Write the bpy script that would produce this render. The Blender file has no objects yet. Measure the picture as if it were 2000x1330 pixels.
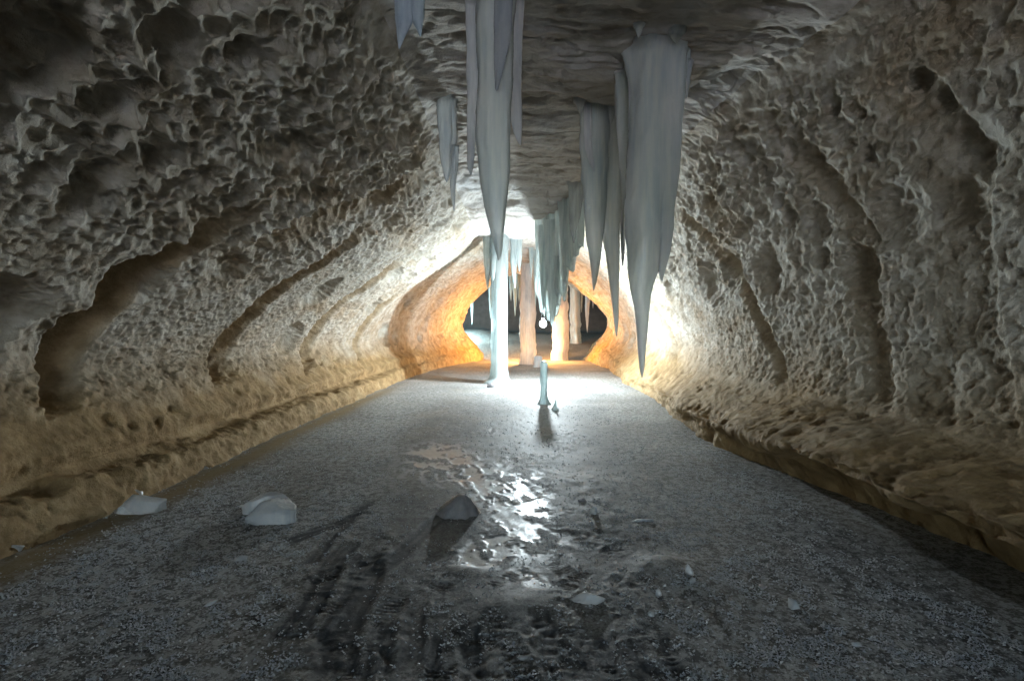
import bpy, bmesh, math, random
import numpy as np
from mathutils import Vector, Matrix

R = math.radians
scene = bpy.context.scene
C = scene.collection
random.seed(7)
RNG = np.random.default_rng(11)

# ------------------------------------------------------------------ camera
EYE = 1.3
cam_d = bpy.data.cameras.new('camera')
cam = bpy.data.objects.new('camera', cam_d)
C.objects.link(cam)
cam.location = (0, 0, EYE)
cam.rotation_euler = (R(90), 0, 0)
cam_d.sensor_width = 36.0
cam_d.lens = 17.0
cam_d.shift_y = -0.0095
cam_d.shift_x = 0.001
cam_d.clip_start = 0.05
cam_d.clip_end = 2000
scene.camera = cam

# ------------------------------------------------------------------ sky and sun (daylight reaches the cave only through its mouth behind the camera)
world = bpy.data.worlds.new('World')
scene.world = world
world.use_nodes = True
wn = world.node_tree
sky = wn.nodes.new('ShaderNodeTexSky')
sky.sky_type = 'NISHITA'
sky.sun_disc = False
sky.sun_elevation = R(24)
sky.sun_rotation = R(20)
sky.dust_density = 1.8
sky.air_density = 0.8
sky.ozone_density = 0.5
wn.links.new(sky.outputs[0], wn.nodes['Background'].inputs[0])
wn.nodes['Background'].inputs[1].default_value = 0.125

sun_d = bpy.data.lights.new('sun', 'SUN')
sun_d.energy = 3.0
sun_d.angle = R(0.5)
sun_d.color = (1, 0.93, 0.82)
sun = bpy.data.objects.new('sun', sun_d)
C.objects.link(sun)
# the sun stands over the far end of the hill (+Y), so the mouth of the cave lies in its shade
sdir = Vector((math.sin(R(20)) * math.cos(R(24)), math.cos(R(20)) * math.cos(R(24)), math.sin(R(24))))
sun.rotation_euler = sdir.to_track_quat('Z', 'Y').to_euler()

MOUTH_Y = -13.0
por_d = bpy.data.lights.new('cave_mouth_portal', 'AREA')
por_d.shape = 'RECTANGLE'
por_d.size = 7.0
por_d.size_y = 4.4
por_d.cycles.is_portal = True
por = bpy.data.objects.new('cave_mouth_portal', por_d)
C.objects.link(por)
por.location = (-0.4, MOUTH_Y - 0.05, 2.0)
por.rotation_euler = (R(90), 0, 0)          # shines towards +Y

EXPOSURE = 4.6
COLD_POWER = 52.0
WARM_POWER = 75.0
FAR_POWER = 75.0
scene.view_settings.view_transform = 'Standard'
scene.view_settings.look = 'None'
scene.view_settings.gamma = 1.0
scene.view_settings.use_curve_mapping = False
scene.view_settings.exposure = EXPOSURE
cy = scene.cycles
cy.max_bounces = 6
cy.diffuse_bounces = 4
cy.glossy_bounces = 2
cy.transmission_bounces = 4
cy.transparent_max_bounces = 4
cy.caustics_reflective = False
cy.caustics_refractive = False
cy.sample_clamp_indirect = 2.0
cy.use_denoising = True
try:
    cy.denoiser = 'OPENIMAGEDENOISE'
    cy.denoising_input_passes = 'RGB_ALBEDO_NORMAL'
except Exception:
    pass

# ------------------------------------------------------------------ noise in numpy
def _h(i, j, seed):
    h = i.astype(np.uint32) * np.uint32(374761393) + j.astype(np.uint32) * np.uint32(668265263) + np.uint32((seed * 1442695041 + 97) & 0xffffffff)
    h = (h ^ (h >> np.uint32(13))) * np.uint32(1274126177)
    h = (h ^ (h >> np.uint32(15))) * np.uint32(2246822519)
    return ((h ^ (h >> np.uint32(16))) & np.uint32(0xffffff)).astype(np.float32) * np.float32(1.0 / 0xffffff)

def vnoise(x, y, seed=0):
    i = np.floor(x); j = np.floor(y)
    fx = (x - i).astype(np.float32); fy = (y - j).astype(np.float32)
    fx = fx * fx * fx * (fx * (fx * 6 - 15) + 10); fy = fy * fy * fy * (fy * (fy * 6 - 15) + 10)
    i = i.astype(np.int64); j = j.astype(np.int64)
    a = _h(i, j, seed); b = _h(i + 1, j, seed); c = _h(i, j + 1, seed); d = _h(i + 1, j + 1, seed)
    return (a + (b - a) * fx) * (1 - fy) + (c + (d - c) * fx) * fy

def fbm(x, y, octaves=4, seed=0, gain=0.5):
    s = np.zeros_like(x); a = 1.0; t = 0.0; f = 1.0
    for o in range(octaves):
        s += a * vnoise(x * f + 17.3 * o, y * f - 9.1 * o, seed + o * 31)
        t += a; a *= gain; f *= 2.03
    return s / t * 2 - 1          # about -1..1

def bowls(x, y, seed=0, spread=0.35):
    """power-diagram bowls: 0 in the pits, sharp crests where pits meet"""
    i = np.floor(x).astype(np.int64); j = np.floor(y).astype(np.int64)
    best = np.full(x.shape, 9.0)
    for di in (-1, 0, 1):
        for dj in (-1, 0, 1):
            a = i + di; b = j + dj
            px = a + 0.1 + 0.8 * _h(a, b, seed); py = b + 0.1 + 0.8 * _h(a, b, seed + 5)
            w = spread * _h(a, b, seed + 9) ** 2
            d = (x - px) ** 2 + (y - py) ** 2 - w
            best = np.minimum(best, d)
    return best

def sstep(a, b, x):
    t = np.clip((x - a) / (b - a), 0, 1)
    return t * t * (3 - 2 * t)

# ------------------------------------------------------------------ mesh helpers
def tag(o, label=None, cat=None, group=None, kind=None):
    if label: o['label'] = label
    if cat: o['category'] = cat
    if group: o['group'] = group
    if kind: o['kind'] = kind
    return o

def link(name, me, mat, parent=None):
    o = bpy.data.objects.new(name, me)
    C.objects.link(o)
    if mat: me.materials.append(mat)
    if parent: o.parent = parent
    return o

def empty(name, loc):
    o = bpy.data.objects.new(name, None)
    o.empty_display_size = 0.1
    C.objects.link(o)
    o.location = loc
    return o

def raw_mesh(name, V, F, smooth=True):
    """V (n,3), F (m,k) with one k"""
    me = bpy.data.meshes.new(name)
    V = np.ascontiguousarray(V, dtype=np.float32); F = np.ascontiguousarray(F, dtype=np.int32)
    n, k = F.shape
    me.vertices.add(len(V)); me.vertices.foreach_set('co', V.ravel())
    me.loops.add(n * k); me.loops.foreach_set('vertex_index', F.ravel())
    me.polygons.add(n)
    me.polygons.foreach_set('loop_start', np.arange(0, n * k, k, dtype=np.int32))
    me.polygons.foreach_set('loop_total', np.full(n, k, dtype=np.int32))
    me.update(calc_edges=True)
    me.polygons.foreach_set('use_smooth', np.full(n, smooth, dtype=bool))
    return me

def grid_faces(r, c, wrap=False, flip=False):
    i = np.arange(r - 1)[:, None]; j = np.arange(c if wrap else c - 1)[None, :]
    j2 = (j + 1) % c
    f = np.stack([i * c + j, i * c + j2, (i + 1) * c + j2, (i + 1) * c + j], -1).reshape(-1, 4)
    return f[:, ::-1] if flip else f

def grid_mesh(name, P, flip=False, attrs=None):
    r, c = P.shape[:2]
    me = raw_mesh(name, P.reshape(-1, 3), grid_faces(r, c, flip=flip))
    for k, v in (attrs or {}).items():
        a = me.attributes.new(k, 'FLOAT', 'POINT')
        a.data.foreach_set('value', np.ascontiguousarray(v, dtype=np.float32).ravel())
    return me

# ------------------------------------------------------------------ materials
class NT:
    def __init__(s, name):
        s.m = bpy.data.materials.new(name); s.m.use_nodes = True
        s.t = s.m.node_tree; s.t.nodes.clear()
        s.out = s.n('ShaderNodeOutputMaterial')
    def n(s, typ, **kw):
        nd = s.t.nodes.new(typ)
        for k, v in kw.items():
            if k in nd.inputs: nd.inputs[k].default_value = v
            else: setattr(nd, k, v)
        return nd
    def l(s, a, b): s.t.links.new(a, b)
    def pos(s, sc=(1, 1, 1), obj=False):
        if obj: src = s.n('ShaderNodeTexCoord').outputs['Object']
        else: src = s.n('ShaderNodeNewGeometry').outputs['Position']
        mp = s.n('ShaderNodeMapping'); mp.inputs['Scale'].default_value = sc
        s.l(src, mp.inputs['Vector']); return mp.outputs[0]
    def noise(s, vec, scale, detail=4, rough=0.55):
        nd = s.n('ShaderNodeTexNoise'); nd.inputs['Scale'].default_value = scale
        nd.inputs['Detail'].default_value = detail; nd.inputs['Roughness'].default_value = rough
        s.l(vec, nd.inputs['Vector']); return nd.outputs['Fac']
    def ramp(s, fac, stops):
        r = s.n('ShaderNodeValToRGB'); e = r.color_ramp.elements
        while len(e) < len(stops): e.new(0.5)
        for el, (p, c) in zip(e, stops):
            el.position = p; el.color = (c if len(c) == 4 else (*c, 1)) if not isinstance(c, (int, float)) else (c, c, c, 1)
        s.l(fac, r.inputs[0]); return r.outputs[0]
    def mix(s, fac, a, b, mode='MIX'):
        m = s.n('ShaderNodeMix'); m.data_type = 'RGBA'; m.blend_type = mode
        for sock, v in ((m.inputs[0], fac), (m.inputs[6], a), (m.inputs[7], b)):
            if isinstance(v, bpy.types.NodeSocket): s.l(v, sock)
            elif isinstance(v, (int, float)): sock.default_value = v
            else: sock.default_value = (*v, 1)
        return m.outputs[2]
    def math(s, op, a, b=0.0, c=0.0):
        m = s.n('ShaderNodeMath'); m.operation = op
        for k, v in enumerate((a, b, c)):
            if isinstance(v, bpy.types.NodeSocket): s.l(v, m.inputs[k])
            else: m.inputs[k].default_value = v
        return m.outputs[0]
    def attr(s, name):
        a = s.n('ShaderNodeAttribute'); a.attribute_name = name; return a.outputs['Fac']
    def bump(s, h, strength, dist, normal=None):
        b = s.n('ShaderNodeBump'); b.inputs['Strength'].default_value = strength; b.inputs['Distance'].default_value = dist
        s.l(h, b.inputs['Height'])
        if normal: s.l(normal, b.inputs['Normal'])
        return b.outputs[0]
    def bsdf(s, color, rough, normal=None, spec=0.5):
        p = s.n('ShaderNodeBsdfPrincipled')
        for sock, v in (('Base Color', color), ('Roughness', rough), ('Specular IOR Level', spec)):
            if isinstance(v, bpy.types.NodeSocket): s.l(v, p.inputs[sock])
            else: p.inputs[sock].default_value = (*v, 1) if isinstance(v, tuple) else v
        if normal: s.l(normal, p.inputs['Normal'])
        return p.outputs[0]
    def done(s, sh): s.l(sh, s.out.inputs['Surface']); return s.m

def rock_material(name, ochre=0.0, grey=0.0):
    t = NT(name)
    p = t.pos()
    z = t.n('ShaderNodeSeparateXYZ'); t.l(p, z.inputs[0]); z = z.outputs[2]
    big = t.noise(p, 0.9, 2); mid = t.noise(p, 5.0, 4, 0.6); fine = t.noise(p, 34.0, 4, 0.75)
    pale = t.ramp(mid, [(0.25, (0.23, 0.195, 0.15)), (0.5, (0.40, 0.37, 0.32)), (0.78, (0.57, 0.555, 0.52))])
    brown = t.ramp(mid, [(0.25, (0.155, 0.10, 0.046)), (0.55, (0.30, 0.208, 0.105)), (0.8, (0.43, 0.315, 0.175))])
    # clay-stained lower wall, with an uneven upper limit
    lim = t.math('MULTIPLY_ADD', big, 0.9, -0.45)
    f = t.math('ADD', z, lim)
    f2 = t.math('MULTIPLY_ADD', fine, 0.25, -0.12)
    f = t.math('ADD', f, f2)
    mr = t.n('ShaderNodeMapRange'); mr.inputs[1].default_value = 0.58; mr.inputs[2].default_value = 1.28
    mr.inputs[3].default_value = 1.0; mr.inputs[4].default_value = 0.0
    t.l(f, mr.inputs[0])
    fac = mr.outputs[0]
    fac = t.math('MAXIMUM', fac, t.math('MULTIPLY', t.attr('bare_rock'), 0.8))      # smooth clay-brown rock behind the broken edges
    if ochre: fac = t.math('MAXIMUM', fac, ochre)
    stain = t.math('MULTIPLY', t.ramp(t.noise(t.pos((1, 0.5, 1)), 1.6, 3, 0.65), [(0.5, 0.0), (0.68, 1.0)]), 0.55)
    fac = t.math('MAXIMUM', fac, stain)
    if grey: fac = t.math('MULTIPLY', fac, 1 - grey)
    col = t.mix(fac, pale, brown)
    col = t.mix(t.math('MULTIPLY', fine, 0.35), col, (0.62, 0.58, 0.5), 'SOFT_LIGHT')
    n = t.bump(fine, 0.9, 0.018)
    return t.done(t.bsdf(col, t.ramp(mid, [(0.3, 0.9), (0.7, 0.7)]), n, 0.3))

def slab_material(name):
    t = NT(name)
    p = t.pos((0.6, 1.6, 1))
    mid = t.noise(p, 3.0, 6, 0.6); fine = t.noise(t.pos(), 45.0, 5, 0.7)
    col = t.ramp(mid, [(0.28, (0.25, 0.215, 0.175)), (0.5, (0.45, 0.425, 0.39)), (0.75, (0.58, 0.565, 0.54))])
    hoar = t.ramp(t.noise(t.pos((0.8, 0.5, 1)), 1.1, 6, 0.65), [(0.52, 0.0), (0.66, 1.0)])
    col = t.mix(t.math('MULTIPLY', hoar, 0.6), col, (0.6, 0.63, 0.66))
    hb = t.math('ADD', fine, t.math('MULTIPLY', t.noise(p, 14.0, 5, 0.7), 1.5))
    return t.done(t.bsdf(col, 0.75, t.bump(hb, 0.7, 0.014), 0.4))

def ice_material(name, col, trans=0.45, rough=0.22, tint=(0.75, 0.95, 1.0), streak=0.25, clear=0.0):
    t = NT(name)
    pv = t.pos((1, 1, 0.06)); p = t.pos()
    s = t.noise(pv, 26.0, 4, 0.6); cloud = t.noise(t.pos((1, 1, 0.35)), 3.2, 4, 0.6); frost = t.noise(p, 60.0, 4, 0.7)
    dark = tuple(c * (1 - streak) * k for c, k in zip(col, (0.82, 0.9, 1.0)))
    c = t.mix(t.ramp(s, [(0.35, 0.0), (0.65, 1.0)]), dark, col)
    c = t.mix(t.math('MULTIPLY', t.ramp(cloud, [(0.38, 0.0), (0.66, 1.0)]), 0.7), c, tuple(min(0.85, x * 1.35 + 0.03) for x in col))
    n = t.bump(t.math('ADD', t.math('MULTIPLY', s, 1.0), t.math('MULTIPLY', frost, 0.5)), 0.30, 0.008)
    d = t.n('ShaderNodeBsdfDiffuse'); t.l(c, d.inputs[0]); t.l(n, d.inputs['Normal'])
    tr = t.n('ShaderNodeBsdfTranslucent'); t.l(t.mix(1.0, c, tint, 'MULTIPLY'), tr.inputs[0]); t.l(n, tr.inputs['Normal'])
    m1 = t.n('ShaderNodeMixShader'); m1.inputs[0].default_value = trans
    t.l(d.outputs[0], m1.inputs[1]); t.l(tr.outputs[0], m1.inputs[2])
    sh = m1.outputs[0]
    if clear:
        g = t.n('ShaderNodeBsdfTransparent'); g.inputs[0].default_value = (*tint, 1)
        mc = t.n('ShaderNodeMixShader'); mc.inputs[0].default_value = clear
        t.l(sh, mc.inputs[1]); t.l(g.outputs[0], mc.inputs[2]); sh = mc.outputs[0]
    gl = t.n('ShaderNodeBsdfGlossy'); t.l(n, gl.inputs['Normal'])
    t.l(t.ramp(frost, [(0.35, rough * 0.6), (0.7, min(1, rough * 2.0))]), gl.inputs['Roughness'])
    fr = t.n('ShaderNodeFresnel'); fr.inputs[0].default_value = 1.31; t.l(n, fr.inputs['Normal'])
    m2 = t.n('ShaderNodeMixShader')
    t.l(fr.outputs[0], m2.inputs[0]); t.l(sh, m2.inputs[1]); t.l(gl.outputs[0], m2.inputs[2])
    return t.done(m2.outputs[0])

def floor_material():
    t = NT('frosted_ice_floor')
    p = t.pos()
    frost = t.attr('frost'); gloss = t.attr('gloss'); clay = t.attr('clay'); bare = t.attr('bare')
    fine = t.noise(p, 70.0, 4, 0.7); mid = t.noise(p, 7.0, 5, 0.6); big = t.noise(p, 1.3, 4)
    ice = t.ramp(mid, [(0.3, (0.03, 0.03, 0.031)), (0.55, (0.062, 0.062, 0.061)), (0.75, (0.105, 0.103, 0.097))])
    ice = t.mix(t.math('MULTIPLY', t.ramp(big, [(0.45, 0.0), (0.65, 1.0)]), 0.5), ice, (0.14, 0.12, 0.09))
    ice = t.mix(clay, ice, (0.20, 0.145, 0.065))
    spk = t.ramp(t.math('ADD', t.math('MULTIPLY', fine, 0.7), t.math('MULTIPLY', t.noise(t.pos((1, 1.0, 1)), 17.0, 5, 0.7), 0.7)), [(0.64, 0.0), (0.76, 1.0)])
    fr = t.math('MULTIPLY', frost, t.math('MULTIPLY_ADD', spk, 0.86, 0.14))
    col = t.mix(fr, ice, (0.475, 0.48, 0.475))
    smear = t.math('MULTIPLY', bare, 0.9)
    col = t.mix(smear, col, (0.03, 0.033, 0.038))
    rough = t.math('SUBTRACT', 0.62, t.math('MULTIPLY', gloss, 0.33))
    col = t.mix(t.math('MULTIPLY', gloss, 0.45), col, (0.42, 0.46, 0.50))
    rough = t.math('ADD', rough, t.math('MULTIPLY', fr, 0.2))
    hb = t.math('ADD', t.math('MULTIPLY', fine, t.math('MULTIPLY_ADD', frost, 0.9, 0.15)), t.math('MULTIPLY', mid, t.math('MULTIPLY_ADD', gloss, -0.4, 0.5)))
    n = t.bump(hb, 0.6, 0.012)
    return t.done(t.bsdf(col, rough, n, t.math('MULTIPLY_ADD', gloss, 0.3, 0.18)))

def simple(name, col, rough=0.5, metal=0.0, scale=30.0, var=0.25):
    t = NT(name)
    nz = t.noise(t.pos(obj=True), scale, 4)
    c = t.mix(nz, tuple(x * (1 - var) for x in col), tuple(min(1, x * (1 + var)) for x in col))
    p = t.n('ShaderNodeBsdfPrincipled'); t.l(c, p.inputs['Base Color'])
    p.inputs['Roughness'].default_value = rough; p.inputs['Metallic'].default_value = metal
    return t.done(p.outputs[0])

def glow(name, col, strength):
    t = NT(name)
    e = t.n('ShaderNodeEmission'); e.inputs[0].default_value = (*col, 1); e.inputs[1].default_value = strength
    return t.done(e.outputs[0])

M = {
    'rock': rock_material('pitted_limestone'),
    'dark_rock': simple('dimmed_chamber_rock', (0.07, 0.068, 0.07), 0.6, 0.0, 3.0, 0.5),  # the chamber's dimness is put into this rock colour, against the warm light
    'clay': rock_material('clay_stained_limestone', ochre=0.75),
    'ledge': rock_material('crumbly_ledge_rock', ochre=0.25),
    'slab': slab_material('bedded_ceiling_rock'),
    'floor': floor_material(),
    'ice_grey': ice_material('milky_grey_ice', (0.75, 0.79, 0.735), 0.42, 0.16, (0.97, 0.99, 1.0), 0.12, 0.2),
    'ice_dark': ice_material('dark_blue_grey_ice', (0.38, 0.40, 0.42), 0.3, 0.2, (0.95, 0.98, 1.0), 0.1),
    'ice_pale': ice_material('pale_blue_ice', (0.55, 0.60, 0.66), 0.35, 0.25),
    'ice_frost': ice_material('frosted_white_ice', (0.68, 0.67, 0.66), 0.4, 0.4, (0.95, 0.98, 1.0)),
    'ice_glow': ice_material('translucent_cyan_ice', (0.56, 0.64, 0.64), 0.55, 0.2, (0.93, 1.0, 1.0), 0.3, 0.22),
    'ice_green': ice_material('sea_green_ice', (0.76, 0.82, 0.80), 0.5, 0.2, (0.94, 1.0, 0.985), 0.35, 0.12),
    'ice_clear': ice_material('clear_glassy_ice', (0.60, 0.61, 0.60), 0.4, 0.15, (0.96, 0.99, 1.0), 0.25, 0.35),
    'ice_block': ice_material('cloudy_white_ice', (0.86, 0.87, 0.86), 0.55, 0.25, (0.98, 0.99, 1.0), 0.12, 0.36),
    'ice_dirty': ice_material('dirty_grey_ice', (0.42, 0.40, 0.395), 0.5, 0.3, (0.95, 0.96, 1.0), 0.3, 0.3),
    'frost': ice_material('hoar_frost', (0.80, 0.81, 0.82), 0.6, 0.5, (0.97, 0.99, 1), 0.05, 0.4),
    'snow': simple('snow', (0.8, 0.82, 0.85), 0.7),
    'black': simple('black_painted_metal', (0.03, 0.03, 0.032), 0.45, 0.3),
}

# ------------------------------------------------------------------ cave shell: lofted cross-sections (x, z), from the left foot over the roof to the right foot
NEAR = [(-2.86, -0.1), (-2.97, 0.2), (-3.30, 0.27), (-3.46, 0.66), (-3.7, 0.98), (-3.5, 1.36), (-3.08, 1.74), (-2.56, 2.15),
        (-1.95, 2.62), (-1.3, 3.12), (-0.9, 3.55), (-0.4, 3.66), (0.4, 3.66), (1.4, 3.66), (2.45, 3.6), (2.72, 3.05),
        (2.80, 2.3), (2.82, 1.6), (2.78, 1.0), (2.62, 0.70), (2.28, 0.62), (1.92, 0.48), (2.55, 0.32), (2.8, -0.1)]
SIX = [(-2.86, -0.1), (-2.97, 0.2), (-3.30, 0.27), (-3.46, 0.66), (-3.7, 0.98), (-3.5, 1.36), (-3.08, 1.76), (-2.56, 2.18),
       (-1.95, 2.66), (-1.3, 3.14), (-0.88, 3.56), (-0.4, 3.66), (0.4, 3.66), (1.2, 3.66), (2.0, 3.58), (2.4, 3.0),
       (2.62, 2.3), (2.75, 1.6), (2.85, 1.0), (2.70, 0.68), (2.48, 0.52), (2.22, 0.30), (2.28, 0.14), (2.32, -0.1)]
TEN = [(-2.86, -0.1), (-2.97, 0.2), (-3.30, 0.27), (-3.46, 0.66), (-3.65, 1.0), (-3.45, 1.42), (-3.05, 1.85), (-2.5, 2.3),
       (-1.9, 2.78), (-1.25, 3.22), (-0.85, 3.58), (-0.4, 3.66), (0.3, 3.66), (0.9, 3.66), (1.5, 3.6), (2.3, 3.05),
       (2.9, 2.35), (3.25, 1.6), (3.4, 1.05), (3.25, 0.66), (3.1, 0.45), (2.85, 0.2), (2.8, 0.1), (2.74, -0.1)]
MIDD = [(-2.8, -0.1), (-2.9, 0.24), (-3.05, 0.34), (-3.34, 0.75), (-3.45, 1.12), (-3.3, 1.65), (-2.95, 2.17), (-2.4, 2.65),
        (-1.7, 3.1), (-1.0, 3.52), (-0.6, 3.8), (-0.1, 3.92), (0.5, 3.95), (1.1, 3.92), (1.75, 3.7), (2.5, 3.1),
        (3.1, 2.4), (3.45, 1.7), (3.6, 1.1), (3.45, 0.7), (3.25, 0.48), (3.05, 0.25), (3.0, 0.1), (2.95, -0.1)]
SIXT = [(-2.45, -0.1), (-2.55, 0.25), (-2.7, 0.34), (-2.95, 0.75), (-3.05, 1.15), (-2.9, 1.7), (-2.6, 2.2), (-2.1, 2.7),
        (-1.4, 3.15), (-0.75, 3.5), (-0.3, 3.75), (0.2, 3.9), (0.8, 3.96), (1.5, 3.9), (2.2, 3.62), (2.9, 3.05),
        (3.4, 2.45), (3.8, 1.8), (3.95, 1.25), (3.8, 0.78), (3.6, 0.5), (3.4, 0.3), (3.35, 0.12), (3.3, -0.1)]
PORT = [(-1.2, -0.1), (-1.3, 0.3), (-1.6, 0.75), (-2.0, 1.2), (-2.17, 1.55), (-2.1, 1.95), (-1.85, 2.4), (-1.4, 2.9),
        (-0.8, 3.35), (-0.2, 3.66), (0.3, 3.85), (0.6, 3.95), (0.9, 4.0), (1.3, 3.95), (1.9, 3.75), (2.6, 3.35),
        (3.35, 2.9), (4.0, 2.4), (4.4, 1.95), (4.42, 1.5), (4.2, 1.12), (3.8, 0.75), (3.55, 0.35), (3.3, -0.1)]
def blow(P, k, kz, c=(1.0, 1.2)):
    return [(c[0] + (x - c[0]) * k, max(-0.4, c[1] + (z - c[1]) * kz)) for x, z in P]
KEYS = [(MOUTH_Y, NEAR), (-4, NEAR), (2.8, NEAR), (5.6, SIX), (10, TEN), (11.8, TEN), (13.2, MIDD), (16.5, SIXT), (22, PORT),
        (22.35, blow(PORT, 1.06, 1.04)), (23.2, blow(PORT, 1.7, 1.25)), (26, blow(PORT, 2.6, 1.35)), (33, blow(PORT, 2.4, 1.3)),
        (33.6, blow(PORT, 2.1, 1.2)), (33.9, blow(PORT, 0.02, 0.02))]

SEG = [22, 14, 36, 38, 50, 60, 68, 76, 72, 36, 30, 44, 46, 48, 48, 64, 62, 58, 38, 32, 36, 18, 16]     # columns per segment
def catmull(P, seg):
    P = np.array(P, float)
    Q = np.vstack([2 * P[0] - P[1], P, 2 * P[-1] - P[-2]])
    out = []
    for k, n in enumerate(seg):
        t = (np.arange(n) / n)[:, None]
        a, b, c, d = Q[k], Q[k + 1], Q[k + 2], Q[k + 3]
        # damped tangents keep the creases
        m1 = (c - a) * 0.42; m2 = (d - b) * 0.42
        out.append((2 * t**3 - 3 * t**2 + 1) * b + (t**3 - 2 * t**2 + t) * m1 + (-2 * t**3 + 3 * t**2) * c + (t**3 - t**2) * m2)
    out.append(P[-1:])
    return np.vstack(out)

def rows_y():
    ys = [MOUTH_Y]
    while ys[-1] < 33.9:
        y = ys[-1]
        if y < 1.2: d = 0.25
        elif y < 22.6: d = min(0.075, max(0.011, y * y / 2500.0)) if y > 2 else 0.03
        else: d = 0.15
        ys.append(y + d)
    ys[-1] = 33.9
    return np.array(ys)

YS = rows_y()
SEC = np.stack([catmull(p, SEG) for _, p in KEYS])            # keys, cols, 2
KY = np.array([k for k, _ in KEYS], float)
NR, NC = len(YS), SEC.shape[1]
idx = np.clip(np.searchsorted(KY, YS, side='right') - 1, 0, len(KY) - 2)
tt = ((YS - KY[idx]) / (KY[idx + 1] - KY[idx]))
ts = tt * tt * (3 - 2 * tt) * 0.55 + tt * 0.45
SHELL = np.empty((NR, NC, 3))
XZ = SEC[idx] * (1 - ts)[:, None, None] + SEC[idx + 1] * ts[:, None, None]
SHELL[..., 0] = XZ[..., 0]; SHELL[..., 2] = XZ[..., 1]; SHELL[..., 1] = YS[:, None]
colseg = np.concatenate([np.full(n, k) + np.arange(n) / n for k, n in enumerate(SEG)] + [[len(SEG)]])   # 0..23 position along section
T = np.broadcast_to(colseg[None, :], (NR, NC))
Y = SHELL[..., 1]
arc0 = np.concatenate([[0], np.cumsum(np.hypot(*np.diff(SEC[3], axis=0).T))])
S = np.broadcast_to(arc0[None, :], (NR, NC)).copy()           # arc length over the near profile
def normals(P):
    a = np.gradient(P, axis=0); b = np.gradient(P, axis=1)
    n = np.cross(b, a); n /= np.linalg.norm(n, axis=-1, keepdims=True) + 1e-9
    return n
N = normals(SHELL)
mid_c = np.array([0.2, 0, 1.7])
N *= np.where(((mid_c - SHELL) * N)[..., [0, 2]].sum(-1, keepdims=True) < 0, -1, 1) if False else 1
# make normals point into the cave (check on the ceiling)
if N[NR // 2, int(np.argmin(abs(colseg - 12)))][2] > 0: N = -N

wx = S + 0.06 * fbm(S * 2.1, Y * 2.1, 3, 3); wy = Y + 0.07 * fbm(S * 2.1 + 40, Y * 2.1, 3, 4)
left = sstep(2.6, 3.6, T) * (1 - sstep(9.6, 10.2, T)); right = sstep(14.0, 14.6, T) * (1 - sstep(18.4, 19.2, T))
wall = np.maximum(left, right)
lowl = sstep(1.7, 2.2, T) * (1 - sstep(3.0, 4.0, T)); lowr = sstep(18.8, 19.2, T) * (1 - sstep(20.9, 21.1, T))
foot = np.maximum(1 - sstep(1.6, 2.0, T), sstep(20.8, 21.2, T))
ceil = sstep(9.8, 10.4, T) * (1 - sstep(13.8, 14.4, T))
near_fade = 1 - sstep(19, 22, Y) * 0.6
D = 0.07 * fbm(S * 0.7, Y * 0.55, 3, 21) * (1 - foot * 0.5)
# scattered deeper hollows
hb = bowls(wx / 0.8 + 3.3, wy / 1.0 + 1.7, 8, 0.1)
D -= wall * 0.10 * np.clip(0.10 - hb, 0, 0.2) / 0.10 * sstep(0.4, 0.65, vnoise(wx * 1.1 + 5, wy * 0.9, 5))
# lips: each sheet of rock ends in a sharp edge, drops back and swells in again
CALM = np.zeros_like(Y)
def lip(y0, s0, slope, t0, t1, amp, rec, seed, tf=0.8):
    yl = y0 + slope * (S - s0) - 0.35 * np.clip(s0 - S, 0, 1) ** 1.5 + 0.08 * fbm(S * 0.8, S * 0 + seed, 2, seed) + 0.025 * fbm(S * 7, S * 0 + seed, 2, seed + 3)
    d = Y - yl
    win = sstep(t0, t0 + tf, T) * (1 - sstep(t1 - tf, t1, T))
    pos = np.clip(d, 0, None)
    saw = np.where(d < 0, 0.10 * np.exp(np.clip(d, -9, 0) / 0.3), 0.10 - 1.10 * sstep(0.0, 0.045, pos))
    saw = np.where(d > 0.045, -(1 - np.clip((pos - 0.12) / (rec * 1.4), 0, 1)) ** 0.9, saw)
    np.maximum(CALM, win * min(1, amp / 0.2) * sstep(0.0, 0.05, d) * (1 - sstep(0.1 + rec * 1.15, 0.16 + rec * 1.6, pos)), out=CALM)
    return win * amp * saw
def s_at(t): return float(np.interp(t, colseg, arc0))
D += lip(3.85, s_at(4.6), 0.12, 2.5, 8.2, 0.22, 0.17, 61, 1.9)
D += lip(5.8, s_at(4.2), 0.22, 2.5, 8.8, 0.30, 0.30, 62, 1.9)
D += lip(8.3, s_at(4.0), 0.3, 2.6, 8.0, 0.26, 0.34, 63)
D += lip(10.9, s_at(4.0), 0.3, 2.4, 7.0, 0.2, 0.3, 64)
D += lip(4.8, s_at(7.2), 0.7, 6.6, 9.8, 0.13, 0.4, 67)
D += lip(15.8, s_at(4.0), 0.6, 2.4, 8.0, 0.07, 0.5, 65)
D += lip(4.9, s_at(18.2), -1.05, 14.6, 19.0, 0.11, 0.16, 71)
D += lip(3.55, s_at(18.0), -0.45, 14.6, 19.0, 0.06, 0.15, 72)
D += lip(9.8, s_at(18.0), -1.0, 14.8, 19.0, 0.14, 0.25, 73)
D += lip(2.75, s_at(17.5), -0.4, 14.6, 19.0, 0.035, 0.22, 74)
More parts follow.
